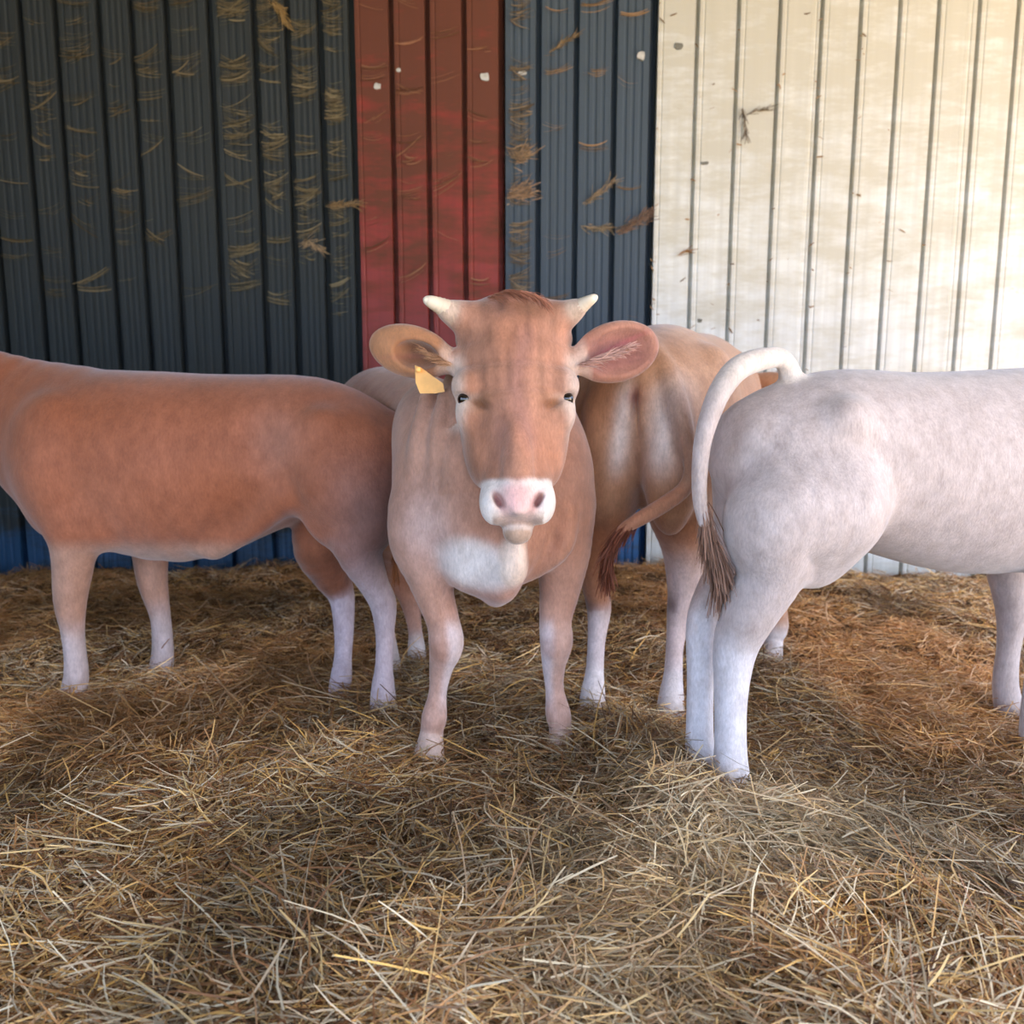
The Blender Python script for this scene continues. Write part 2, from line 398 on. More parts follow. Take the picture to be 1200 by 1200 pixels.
def sd_ell(dx, dy, dz, ax, r):
    q = [dx * ax[j][0] + dy * ax[j][1] + dz * ax[j][2] for j in range(3)]
    k0 = np.sqrt((q[0] / r[0]) ** 2 + (q[1] / r[1]) ** 2 + (q[2] / r[2]) ** 2)
    k1 = np.sqrt((q[0] / r[0] ** 2) ** 2 + (q[1] / r[1] ** 2) ** 2 + (q[2] / r[2] ** 2) ** 2)
    return np.where(k0 < 1e-3, -min(r), k0 * (k0 - 1) / np.maximum(k1, 1e-5))
def catmull(pts, sub=4):
    pts = [np.asarray(p, float) for p in pts]
    if len(pts) < 3: return np.array(pts)
    e = [2 * pts[0] - pts[1]] + pts + [2 * pts[-1] - pts[-2]]; out = []
    for i in range(1, len(e) - 2):
        for s in range(sub):
            t = s / sub
            out.append(0.5 * ((2 * e[i]) + (-e[i - 1] + e[i + 1]) * t + (2 * e[i - 1] - 5 * e[i] + 4 * e[i + 1] - e[i + 2]) * t * t + (-e[i - 1] + 3 * e[i] - 3 * e[i + 1] + e[i + 2]) * t ** 3))
    out.append(pts[-1]); out = np.array(out)
    if out.shape[1] > 3: out[:, 3:] = np.maximum(out[:, 3:], 0.003)
    return out
def surface_nets(G, lo, h):
    S = G < 0
    cnt = sum(S[a:S.shape[0] - 1 + a, b:S.shape[1] - 1 + b, c:S.shape[2] - 1 + c].astype(np.int8) for a in (0, 1) for b in (0, 1) for c in (0, 1))
    act = (cnt > 0) & (cnt < 8); I = np.argwhere(act); idx = np.full(act.shape, -1, dtype=np.int32); idx[act] = np.arange(len(I))
    acc = np.zeros((len(I), 3)); num = np.zeros(len(I))
    for ax in range(3):
        o = [a for a in range(3) if a != ax]
        for p in (0, 1):
            for q in (0, 1):
                A = I.copy(); A[:, o[0]] += p; A[:, o[1]] += q; B = A.copy(); B[:, ax] += 1
                ga = G[tuple(A.T)]; gb = G[tuple(B.T)]; m = (ga < 0) != (gb < 0)
                t = ga / np.where(m, ga - gb, 1); pos = A.astype(float); pos[:, ax] += t
                acc[m] += pos[m]; num[m] += 1
    V = lo + h * acc / num[:, None]; F = []
    for ax in range(3):
        o1, o2 = (ax + 1) % 3, (ax + 2) % 3
        sa = [slice(None)] * 3; sb = [slice(None)] * 3; sa[ax] = slice(0, -1); sb[ax] = slice(1, None)
        E = S[tuple(sa)] != S[tuple(sb)]; J = np.argwhere(E)
        ok = (J[:, o1] > 0) & (J[:, o2] > 0) & (J[:, o1] < act.shape[o1]) & (J[:, o2] < act.shape[o2]); J = J[ok]
        qd = []
        for (p, q) in ((0, 0), (1, 0), (1, 1), (0, 1)):
            K = J.copy(); K[:, o1] -= p; K[:, o2] -= q; qd.append(idx[tuple(K.T)])
        qd = np.stack(qd, 1); ins = S[tuple(J.T)]; qd[~ins] = qd[~ins][:, ::-1]; F.append(qd)
    F = np.concatenate(F, 0); F = F[(F >= 0).all(1)]
    return V, F

def frame_from(origin, down, outward):
    """head frame: s along the face from poll to muzzle, w out of the forehead, u to the lateral side"""
    s = np.array(down, float); s /= np.linalg.norm(s)
    w = np.array(outward, float); w = w - s * (w @ s); w /= np.linalg.norm(w)
    u = np.cross(w, s)
    return origin, u, s, w

def dist_chain(V, pts):
    """distance from vertices to a polyline and the parameter 0..1 along it"""
    best = np.full(len(V), 9.0); par = np.zeros(len(V)); n = len(pts) - 1
    for i in range(n):
        a = np.asarray(pts[i], float); v = np.asarray(pts[i + 1], float) - a
        t = np.clip(((V - a) @ v) / max(v @ v, 1e-9), 0, 1); d = np.linalg.norm(V - a - t[:, None] * v, axis=1)
        m = d < best; best[m] = d[m]; par[m] = (i + t[m]) / n
    return best, par

def hoof_mesh(pos, fwd, parent, r=0.036):
    """cloven hoof: two claws side by side, pointed at the toe"""
    f = np.array([fwd[0], fwd[1], 0.0]); f /= np.linalg.norm(f); l = np.array([-f[1], f[0], 0.0]); up = np.array([0, 0, 1.0])
    V = []; F = []
    for sgn in (-1, 1):
        b = len(V); n = 10
        rings = [(0.0, 1.05, 0.0), (0.022, 0.98, 0.003), (0.045, 0.84, -0.006), (0.056, 0.6, -0.010)]
        for (z, sc, off) in rings:
            for k in range(n):
                a = 2 * math.pi * k / n
                lx = math.cos(a) * (1.15 if math.cos(a) > 0 else 0.95) * r * sc; ly = math.sin(a) * r * 0.52 * sc
                V.append(np.asarray(pos) + f * (lx + off + 0.008) + l * (sgn * r * 0.56 + ly) + up * (z - 0.012))
        for j in range(len(rings) - 1):
            for k in range(n): F.append((b + j * n + k, b + j * n + (k + 1) % n, b + (j + 1) * n + (k + 1) % n, b + (j + 1) * n + k))
        F.append(tuple(b + (len(rings) - 1) * n + k for k in range(n))); F.append(tuple(b + k for k in range(n - 1, -1, -1)))
    return mesh_obj('hoof', V, F, M_HOOF, parent)

def tuft(name, pts, n, length, spread, col, parent, droop=0.4, width=0.0022, seed=5):
    """tail switch or forelock: many fine tapering locks growing along a path"""
    r = np.random.default_rng(seed); q = catmull(pts, 6); t = r.random(n) * (len(q) - 1.001); i = t.astype(int); f = (t - i)[:, None]
    c = q[i] * (1 - f) + q[i + 1] * f; d = q[i + 1] - q[i]; d /= np.linalg.norm(d, axis=1, keepdims=True)
    off = r.normal(0, 1, (n, 3)); off /= np.linalg.norm(off, axis=1, keepdims=True); off *= (r.random((n, 1)) ** 0.5) * spread
    D = d + off * (3.0 if spread < 0.02 else 6.0) + r.normal(0, 0.12, (n, 3)); D /= np.linalg.norm(D, axis=1, keepdims=True)
    L = length * (0.5 + 0.6 * r.random(n)); bend = np.stack([np.zeros(n), np.zeros(n), -droop * L], 1) + r.normal(0, 0.12, (n, 3)) * L[:, None]
    cols = np.asarray(col) * (0.65 + 0.7 * r.random((n, 1)))
    o = ribbons(name, c + off * 0.6, D, L, np.full(n, width) * (0.6 + 0.8 * r.random(n)), bend, r.normal(0, 1, (n, 3)), cols, M_HAIR, 4)
    o.parent = parent; o.matrix_parent_inverse = Matrix.Translation(-Vector(parent.location)); return o

def eye_mesh(c, r, parent, out):
    """glossy eyeball with upper and lower lids as its sub-parts"""
    V = []; F = []; n, m = 20, 12
    for j in range(m + 1):
        for k in range(n):
            th = math.pi * j / m; ph = 2 * math.pi * k / n
            V.append(np.asarray(c) + r * np.array([math.sin(th) * math.cos(ph), math.sin(th) * math.sin(ph), math.cos(th)]))
    for j in range(m):
        for k in range(n): F.append((j * n + k, (j + 1) * n + k, (j + 1) * n + (k + 1) % n, j * n + (k + 1) % n))
    return mesh_obj('eye', V, F, M_EYE, parent)

def horn_mesh(pts, parent, tip_col, base_col):
    q = catmull([np.append(np.asarray(p, float), r) for p, r in pts], 6); V = []; F = []; n = 14; C = []
    for i, p in enumerate(q):
        d = q[min(i + 1, len(q) - 1), :3] - q[max(i - 1, 0), :3]; d /= np.linalg.norm(d); a = np.cross(d, (0, 1, 0.1)); a /= np.linalg.norm(a); b = np.cross(d, a)
        rr = p[3] * (1 + 0.05 * math.sin(i * 2.4) * (i < len(q) * 0.5)); t = i / (len(q) - 1)
        for k in range(n):
            th = 2 * math.pi * k / n; V.append(p[:3] + rr * (math.cos(th) * a + math.sin(th) * b)); C.append(np.asarray(base_col) * (1 - t) + np.asarray(tip_col) * t)
    for i in range(len(q) - 1):
        for k in range(n): F.append((i * n + k, i * n + (k + 1) % n, (i + 1) * n + (k + 1) % n, (i + 1) * n + k))
    F.append(tuple((len(q) - 1) * n + k for k in range(n))); F.append(tuple(range(n - 1, -1, -1)))
    return mesh_obj('horn', V, F, M_HORN, parent, cols=np.array(C))
M_HORN = attr_mat('horn_keratin', 0.4, 0.4)

# ---- head, in the head frame
def add_head(B, fr, L, ear_l, ear_r, wscale=1.0):
    """face sections are for a 0.50 m head; every number scales with L"""
    o, u, s, w = fr; k = L / 0.50
    H = lambda uu, ss, ww: o + u * uu * k * wscale + s * ss * k + w * ww * k
    A = [u, s, w]
    secs = [(0.020, 0.100, 0.070, -0.085), (0.065, 0.122, 0.090, -0.090), (0.12, 0.128, 0.105, -0.100), (0.18, 0.129, 0.110, -0.105),
            (0.24, 0.119, 0.108, -0.106), (0.29, 0.098, 0.100, -0.104), (0.34, 0.083, 0.088, -0.098), (0.39, 0.071, 0.076, -0.090),
            (0.435, 0.066, 0.066, -0.080)]
    for i, (ss, a, b, ww) in enumerate(secs):
        B.ell(H(0, ss, ww), A, np.array([a * wscale, 0.060, b]) * k, 0.022 * k)
    for sg in (-1, 1):
        B.ell(H(sg * 0.068, 0.29, -0.13), A, np.array([0.040, 0.110, 0.070]) * k, 0.04 * k)        # cheek
        B.ell(H(sg * 0.104, 0.198, -0.046), A, np.array([0.025, 0.030, 0.030]) * k, 0.032 * k)       # brow over the eye
        B.ell(H(sg * 0.096, 0.262, -0.060), A, np.array([0.022, 0.028, 0.028]) * k, 0.032 * k)       # cheekbone under the eye
        B.ell(H(sg * 0.044, 0.465, -0.055), A, np.array([0.032, 0.044, 0.046]) * k, 0.030 * k)      # muzzle pads
    B.ell(H(0, 0.458, -0.050), A, np.array([0.054, 0.044, 0.048]) * k, 0.02 * k)                    # nose plate
    B.ell(H(0, 0.520, -0.088), A, np.array([0.031, 0.025, 0.034]) * k, 0.024 * k)                   # chin and lower lip
    B.ell(H(0, 0.40, -0.13), A, np.array([0.045, 0.10, 0.045]) * k, 0.03 * k)                       # jaw
    B.ell(H(0, 0.40, -0.005), A, np.array([0.028, 0.10, 0.020]) * k, 0.03 * k)                      # bridge
    for sg in (-1, 1):                                                                             # nostrils, eye sockets, tear groove
        B.ell(H(sg * 0.088, 0.330, 0.006), A, np.array([0.027, 0.070, 0.030]) * k, 0.030 * k, sub=True)       # hollow beside the nasal bridge
        c = H(sg * 0.0385, 0.468, -0.008); a1 = u * 0.80 * (-sg) + s * 0.60; a1 /= np.linalg.norm(a1); a2 = np.cross(w, a1)
        a1b = s * 0.86 - u * sg * 0.5; a1b /= np.linalg.norm(a1b); a2b = np.cross(w, a1b)
        B.ell(c, [a2b, a1b, w], np.array([0.0078, 0.019, 0.024]) * k, 0.005 * k, sub=True)
        B.ell(H(sg * 0.112, 0.228, -0.036), A, np.array([0.019, 0.0095, 0.022]) * k, 0.007 * k, sub=True)
        a3 = s * 0.55 - u * sg * 0.83; a3 /= np.linalg.norm(a3)
        B.ell(H(sg * 0.076, 0.246, -0.014), [a3, np.cross(w, a3), w], np.array([0.028, 0.009, 0.022]) * k, 0.012 * k, sub=True)
    return H, A

def ear(B, base, tip, face, width, thick, k=0.012, cup=(0.008, 0.43, 0.78)):
    """a leaf-shaped ear: flattened ellipsoid with its hollow scooped out of the side that faces `face`"""
    base = np.array(base, float); tip = np.array(tip, float); ax = tip - base; L = np.linalg.norm(ax); ax /= L
    f = np.asarray(face, float); f = f - ax * (f @ ax); f /= np.linalg.norm(f); up = np.cross(f, ax)
    c = base + ax * L * 0.52
    B.ell(c, [ax, up, f], (L * 0.52, width, thick), k)
    B.chain([(base - ax * 0.035, 0.030), (base + ax * 0.03, 0.028), (base + ax * 0.07, 0.026)], 0.02)
    B.ell(c + f * thick * 0.95 + ax * cup[0], [ax, up, f], (L * cup[1], width * cup[2], thick * 1.15), 0.008, sub=True)
    return c, ax, up, f

# ---- a standing animal in its own frame (x forward, y left, z up), mapped to the world
class Calf:
    def __init__(self, origin, heading, scale=1.0, h=0.0085):
        self.o = np.array([origin[0], origin[1], origin[2] if len(origin) > 2 else 0.0]); a = math.radians(heading)
        self.f = np.array([math.cos(a), math.sin(a), 0]); self.l = np.array([-math.sin(a), math.cos(a), 0]); self.sc = scale
        self.B = Body(h); self.axes = [self.f, self.l, np.array([0, 0, 1.0])]
    def W(self, x, y, z): return self.o + (self.f * x + self.l * y) * self.sc + np.array([0, 0, z * self.sc])
    def torso(self, secs): self.B.sections([(self.W(x, y, z), a * self.sc, b * self.sc) for (x, y, z, a, b) in secs], 0.05)
    def blob(self, c, r, k=0.05, sub=False): self.B.ell(self.W(*c), self.axes, np.array(r) * self.sc, k, sub)

CATTLE = {}
def finish(name, B, base, label, colour_fn, extra=None):
    V, F = B.build(); root = empty('calf', base); tag(root, label, 'calf', 'calves standing on the straw')
    cols = colour_fn(V)
    o = mesh_obj('body', V, F, M_COAT, root, cols=np.clip(cols, 0, 1)); return root

def blend(c, col, m): return c * (1 - m[:, None]) + np.asarray(col) * m[:, None]
def coat_base(V, warm, pale, seed):
    n = fbm(V * 3.0, seed, 3)[:, None]; n2 = vnoise(V * 12, seed + 3)[:, None]
    t = np.clip((n - 0.25) / 0.5, 0, 1); c = np.asarray(warm) * (1 - t) + np.asarray(pale) * t
    return c * (0.93 + 0.14 * n2)

WHITE = lin(226, 218, 214)

# ================================================================== 1. the horned calf facing the camera
def calf_main():
    B = Body(0.0060)
    A3 = [np.array([1.0, 0, 0]), np.array([0, 1.0, 0]), np.array([0, 0, 1.0])]
    # trunk: chest at the front right, rump away to the left
    T = lambda px, py, d: P(px, py, d)
    chest = T(577, 575, 2.30); rump = T(470, 500, 3.05)
    B.sections([(T(444, 494, 3.20), .12, .15), (T(450, 500, 3.05), .19, .21), (T(486, 525, 2.84), .195, .25), (T(528, 560, 2.60), .190, .275), (T(556, 562, 2.42), .195, .27), (T(576, 566, 2.30), .185, .24)], 0.05)
    # shoulders
    for px, py, d, r in ((514, 560, 2.30, (.125, .15, .20)), (646, 566, 2.28, (.115, .14, .20))):
        B.ell(T(px, py, d), A3, r, 0.06)
    B.ell(T(505, 505, 2.42), A3, (.105, .16, .14), 0.06)
    B.ell(T(640, 510, 2.40), A3, (.095, .14, .13), 0.06)
    B.ell(T(575, 600, 2.20), A3, (.17, .13, .17), 0.06)                   # brisket
    B.ell(T(580, 640, 2.17), A3, (.115, .11, .10), 0.05)
    # neck up to the poll
    B.chain([(T(578, 545, 2.36), .19), (T(585, 480, 2.30), .165), (T(596, 430, 2.21), .135), (T(602, 400, 2.13), .105)], 0.05)
    # folds of the neck (image left of the cheek)
    for px0, py0, px1, py1, d in ((500, 462, 488, 560, 2.185), (520, 466, 512, 575, 2.15), (538, 490, 532, 590, 2.12)):
        B.chain([(T(px0, py0, d + .05), .016), (T((px0 + px1) / 2 - 2, (py0 + py1) / 2, d), .026), (T(px1, py1, d), .016)], 0.025)
    # dewlap from under the jaw to the brisket
    B.chain([(T(607, 605, 2.06), .040), (T(606, 635, 2.04), .024), (T(604, 660, 2.03), .023), (T(601, 676, 2.05), .018), (T(590, 690, 2.08), .024), (T(582, 698, 2.14), .030)], 0.045)
    B.ell(T(588, 660, 2.10), A3, (.055, .06, .09), 0.04)
    B.ell(T(600, 662, 2.045), A3, (.034, .03, .046), 0.03)
    B.ell(T(560, 668, 2.16), A3, (.085, .07, .06), 0.05)
    B.chain([(T(664, 600, 2.16), .030), (T(660, 640, 2.15), .024), (T(632, 664, 2.17), .024), (T(612, 672, 2.18), .024)], 0.03)
    # fore legs
    LL = [(T(505, 600, 2.24), .105), (T(499, 645, 2.22), .078), (T(508, 692, 2.21), .054), (T(519, 728, 2.19), .0440), (T(523, 755, 2.17), .0460), (T(517, 782, 2.19), .032),
          (T(513, 812, 2.20), .0245), (T(509, 840, 2.18), .034), (T(506, 858, 2.18), .031), (T(502, 889, 2.14), .043)]
    RL = [(T(655, 600, 2.26), .095), (T(660, 645, 2.25), .074), (T(656, 690, 2.25), .056), (T(651, 726, 2.24), .044), (T(652, 752, 2.22), .0445), (T(649, 780, 2.24), .032),
          (T(650, 808, 2.25), .0255), (T(654, 836, 2.23), .0345), (T(657, 856, 2.22), .031), (T(657, 884, 2.19), .041)]
    B.chain(LL, 0.035); B.chain(RL, 0.035)
    B.ell(T(488, 620, 2.24), A3, (.065, .08, .10), 0.05)
    # hind legs, under the far end
    H1 = [(T(470, 540, 2.95), .15), (T(462, 600, 2.86), .115), (T(470, 660, 2.98), .065), (T(480, 700, 3.00), .040), (T(486, 735, 2.96), .025), (T(488, 758, 2.93), .031), (T(489, 781, 2.90), .036)]
    H2 = [(T(430, 540, 3.0), .15), (T(430, 600, 2.92), .10), (T(440, 670, 2.98), .050), (T(449, 720, 2.96), .032), (T(456, 752, 2.90), .025), (T(459, 775, 2.85), .030), (T(460, 795, 2.80), .035)]
    B.chain(H1, 0.04); B.chain(H2, 0.04)
    # head
    poll = T(603, 345, 2.075); nose = T(608, 606, 1.86)
    down = nose - poll; fr = frame_from(poll, down, np.array([0.03, -1.0, 0.12])); L = np.linalg.norm(down) * 0.985
    Hf, A = add_head(B, fr, L, None, None, 1.10)
    B.ell(Hf(0, 0.012, -0.075), A, (.075, .035, .07), 0.03)
    # horn cores
    hl = [(T(562, 378, 2.10), .050), (T(543, 372, 2.09), .040), (T(531, 367, 2.08), .031), (T(524, 364, 2.07), .025)]
    hr = [(T(643, 374, 2.10), .046), (T(660, 370, 2.09), .036), (T(670, 365, 2.08), .029), (T(677, 361, 2.07), .0225)]
    B.chain(hl, 0.025); B.chain(hr, 0.025)
    # ears
    eL = ear(B, T(530, 424, 2.10), T(437, 401, 2.14), np.array([0.50, -0.62, -0.20]), .064, .046, cup=(-.028, .27, .55))
    eR = ear(B, T(672, 424, 2.10), T(768, 402, 2.14), np.array([0.05, -1.0, -0.08]), .074, .034)
    o_, u, s, w = fr; k = L / 0.5
    def colour(V):
        c = coat_base(V, lin(166, 114, 88), lin(186, 146, 128), 2)
        # face a little greyer on the bridge, paler round the eyes
        q = V - o_; U = (q @ u) / k / 1.05; S = (q @ s) / k; Wd = (q @ w) / k
        head = (Wd > -0.26) & (S > -0.05) & (S < 0.56) & (np.abs(U) < 0.17) & (V[:, 1] < 2.14)
        head &= (S < 0.40) | ((Wd > -0.165) & (np.abs(U) < 0.09)); hm = head.astype(float)
        n = fbm(V * 16, 8, 3)
        strp = np.exp(-((U - 0.012 - 0.012 * np.sin(S * 22)) / 0.022) ** 2) * sstep(0.05, 0.12, S) * sstep(0.40, 0.30, S)
        c = blend(c, lin(150, 108, 98), hm * strp * 0.65)
        c = blend(c, lin(128, 92, 84), hm * np.exp(-(((U + 0.035) / 0.035) ** 2 + ((S - 0.02) / 0.03) ** 2)) * 0.7)
        for sg in (-1, 1):
            side = sstep(0.092, 0.124, np.abs(U)) * (np.sign(U) == sg) * sstep(0.10, 0.15, S) * sstep(0.36, 0.27, S) * sstep(-0.16, -0.09, Wd)
            c = blend(c, lin(214, 196, 184), hm * side * 0.7)  # pale band along the sides of the face paints in the lit rim
            ring = np.exp(-(((U - sg * 0.112) / 0.034) ** 2 + ((S - 0.232) / 0.030) ** 2) ** 1.5)
            c = blend(c, lin(226, 212, 200), hm * ring * sstep(0.215, 0.24, S) * 0.7)
            groove = np.exp(-(((U - sg * 0.074) / 0.022) ** 2 + ((S - 0.246 + 0.45 * (np.abs(U) - 0.074)) / 0.009) ** 2))
            c = blend(c, lin(96, 56, 40), hm * groove * 0.95); c = blend(c, lin(150, 98, 56), hm * .5 * np.exp(-(((U - sg * 0.076) / 0.03) ** 2 + ((S - 0.243) / 0.02) ** 2)))
        stk = vnoise(np.stack([U * 75, S * 11, Wd * 20], 1), 41) * .6 + vnoise(np.stack([U * 28, S * 6, Wd * 9], 1), 43) * .4
        c = c * (1 + hm * sstep(.42, .36, S) * (stk - .5) * .85)[:, None]
        c = blend(c, lin(146, 108, 100), hm * np.exp(-(((U + 0.028) / 0.026) ** 2 + ((S - 0.33) / 0.075) ** 2)) * 0.5)
        # white muzzle ring, pink nose plate
        mz = (np.abs(U) < 0.1) * sstep(0.424, 0.441, S + 0.30 * np.abs(U) - 0.006 + 0.010 * n) * hm
        c = blend(c, lin(238, 228, 222), mz)
        npd = np.exp(-((U / 0.038) ** 4 + ((S - 0.470) / 0.036) ** 4)) * hm
        c = blend(c, lin(226, 176, 172), npd * 0.9)
        for sg in (-1, 1):
            nr = np.exp(-(((U - sg * (0.0385 - 0.4 * (S - 0.468))) / 0.011) ** 2 + ((S - 0.468) / 0.022) ** 2) ** 2); c = blend(c, lin(150, 84, 80), nr * hm * 0.85)
        lip = np.exp(-((S - 0.507) / 0.009) ** 2) * hm * (np.abs(U) < 0.05); c = blend(c, lin(150, 112, 88), lip * 0.7); c = blend(c, lin(172, 138, 112), hm * sstep(0.512, 0.524, S) * .85)
        # ears: pink hollow, pale fringe; left hollow darkened in colour for its shade
        for (ec, ax, up, f), pink in ((eL, 0.25), (eR, 1.0)):
            r = V - ec; a = (r @ ax); b_ = (r @ up); d_ = (r @ f)
            em = ((a / 0.12) ** 2 + (b_ / 0.085) ** 2 + (d_ / 0.06) ** 2 < 1.0).astype(float)
            inn = np.exp(-((a / 0.085) ** 4 + (b_ / 0.048) ** 4)) * em * sstep(-0.03, -0.005, d_)
            c = blend(c, lin(176, 116, 92), em * 0.5); c = blend(c, lin(150, 98, 92), inn * 0.85 * pink); c = c * (1 - .35 * inn * (vnoise(np.stack([a * 20, b_ * 160, d_ * 60], 1), 71) - .3))[:, None]
            if pink < .5: c = blend(c, lin(190, 134, 88), em * .7); c = blend(c, lin(92, 62, 50), np.exp(-(((a + .03) / .05) ** 4 + (b_ / .034) ** 4)) * em * .75)
            veins = np.exp(-((b_ - 0.012 - 0.25 * a) / 0.006) ** 2) * inn; c = blend(c, lin(170, 92, 96), veins * 0.7 * pink)
            fr_ = sstep(-0.070, -0.090, a) * em; c = blend(c, lin(206, 180, 164), fr_ * 0.6)
        # horn bases
        for pts in (hl, hr):
            d_, t_ = dist_chain(V, [p for p, r in pts]); c = blend(c, lin(206, 186, 168), (d_ < 0.05) * sstep(0.35, 1.0, t_) * 0.8)
        # chest: white patch, and white on the legs
        body = 1 - hm
        cp = T(556, 660, 2.10); q2 = V - cp
        wv = np.exp(-(((q2[:, 0] + 0.0) / 0.100) ** 2 + ((q2[:, 2] + 0.1 * q2[:, 0]) / 0.068) ** 2) ** 3 * 1.0) * (V[:, 1] < 2.35) * sstep(0.35, 0.5, fbm(V * 9, 12, 3) + 0.22)
        c = blend(c, WHITE, body * wv * 0.95)
        cp = T(500, 620, 2.15); q2 = V - cp; c = blend(c, lin(196, 176, 174), body * np.exp(-((q2[:, 0] / 0.07) ** 2 + (q2[:, 2] / 0.09) ** 2)) * (V[:, 1] < 2.3) * 0.65)
        dw = dist_chain(V, [T(600, 648, 2.01), T(603, 660, 2.0), T(604, 674, 2.01)])[0]; c = blend(c, lin(226, 206, 190), body * sstep(0.055, 0.02, dw) * 0.85)
        pk = T(590, 697, 2.12); c = blend(c, lin(186, 132, 122), body * np.exp(-(np.linalg.norm(V - pk, axis=1) / 0.06) ** 2) * 0.8)
        # legs: inner sides and pasterns pale
        for ch, inner in ((LL, 1), (RL, -1)):
            pp = [p for p, r in ch]; d_, t_ = dist_chain(V, pp); near = sstep(0.12, 0.07, d_)
            cx = np.interp(t_, np.linspace(0, 1, len(pp)), [p[0] for p in pp]); sd = (V[:, 0] - cx) * inner
            c = blend(c, lin(212, 202, 206), near * sstep(0.30, 0.42, t_) * sstep(0.80, 0.62, t_) * sstep(-0.004, 0.022, sd) * 0.92)
            c = blend(c, lin(196, 168, 158), near * sstep(0.30, 0.42, t_) * sstep(0.95, 0.75, t_) * 0.35)
            c = blend(c, lin(226, 206, 196), near * sstep(0.80, 0.98, t_) * 0.85)
            c = blend(c, lin(150, 96, 72), near * np.exp(-((t_ - 0.46) / 0.035) ** 2) * sstep(0.02, -0.01, sd * inner) * 0.4)
        for ch in (H1, H2):
            d_, t_ = dist_chain(V, [p for p, r in ch]); c = blend(c, lin(218, 208, 204), sstep(0.12, 0.07, d_) * sstep(0.66, 0.85, t_) * 0.9)
        return c
    base = T(560, 884, 2.3); base[2] = 0
    root = finish('main', B, base, 'horned tan calf facing the viewer with an orange ear tag', colour)
    cream = lin(240, 228, 204); mid = lin(212, 192, 170)
    horn_mesh([(T(531, 367, 2.08), .027), (T(524, 363, 2.07), .0245), (T(515, 358, 2.06), .0195), (T(506, 354, 2.05), .0155), (T(500, 351.5, 2.045), .011), (T(497, 350, 2.04), .004)], root, cream, mid)
    horn_mesh([(T(670, 365, 2.08), .025), (T(677, 361, 2.07), .0215), (T(685, 356, 2.06), .0165), (T(692, 351.5, 2.05), .0125), (T(697, 348.5, 2.045), .009), (T(699.5, 347, 2.04), .003)], root, cream, mid)
    for sg in (-1, 1):
        eye_mesh(Hf(sg * 0.1020, 0.228, -0.0480), 0.0155 * k, root, w)
    for ch in (LL, RL, H1, H2): hoof_mesh(ch[-1][0] + np.array([0, 0, -0.05]), (0.3, -1, 0), root)
    tuft('ear_hair', [T(678, 428, 2.06), T(705, 420, 2.07), T(735, 408, 2.09)], 420, 0.038, 0.016, lin(188, 150, 138), root, 0.15, 0.0014, 15)
    tuft('ear_hair', [T(528, 428, 2.06), T(512, 420, 2.06), T(494, 410, 2.07)], 200, 0.030, 0.014, lin(170, 128, 96), root, 0.25, 0.0014, 16)
    # ear tag: a two-lobed plastic flag with its stud
    c0 = T(490, 430, 2.075); a = T(520, 460, 2.05) - c0; b_ = T(486, 462, 2.06) - T(520, 460, 2.05)
    pts2 = [(486, 428), (494, 431), (506, 440), (519, 449), (521, 459), (510, 461), (492, 461), (487, 448)]
    V = [T(x, y, 2.055 - 0.0006 * (x - 490)) for x, y in pts2] + [T(x, y, 2.055 - 0.0006 * (x - 490)) + np.array([0, 0.004, 0]) for x, y in pts2]
    n = len(pts2); F = [tuple(range(n)), tuple(range(2 * n - 1, n - 1, -1))] + [(i, n + i, n + (i + 1) % n, (i + 1) % n) for i in range(n)]
    tg = mesh_obj('ear_tag', V, F, M_TAG, root, smooth=False)
    V = []; F = []; c = T(490, 433, 2.045)
    for j, (r, dy) in enumerate(((0.0, -0.006), (0.005, -0.006), (0.007, -0.002), (0.007, 0.02))):
        for q_ in range(10): V.append(c + np.array([r * math.cos(q_ * .628), dy, r * math.sin(q_ * .628)]))
    for j in range(3):
        for q_ in range(10): F.append((j * 10 + q_, j * 10 + (q_ + 1) % 10, (j + 1) * 10 + (q_ + 1) % 10, (j + 1) * 10 + q_))
    mesh_obj('tag_stud', V, F, M_TAG, root)
    # curly poll hair
    tuft('forelock', [T(572, 350, 2.0), T(590, 344, 1.99), T(612, 343, 1.99), T(634, 349, 2.0)], 500, 0.035, 0.012, lin(150, 100, 80), root, 0.5, 0.0016, 8)
    return root
calf_main()

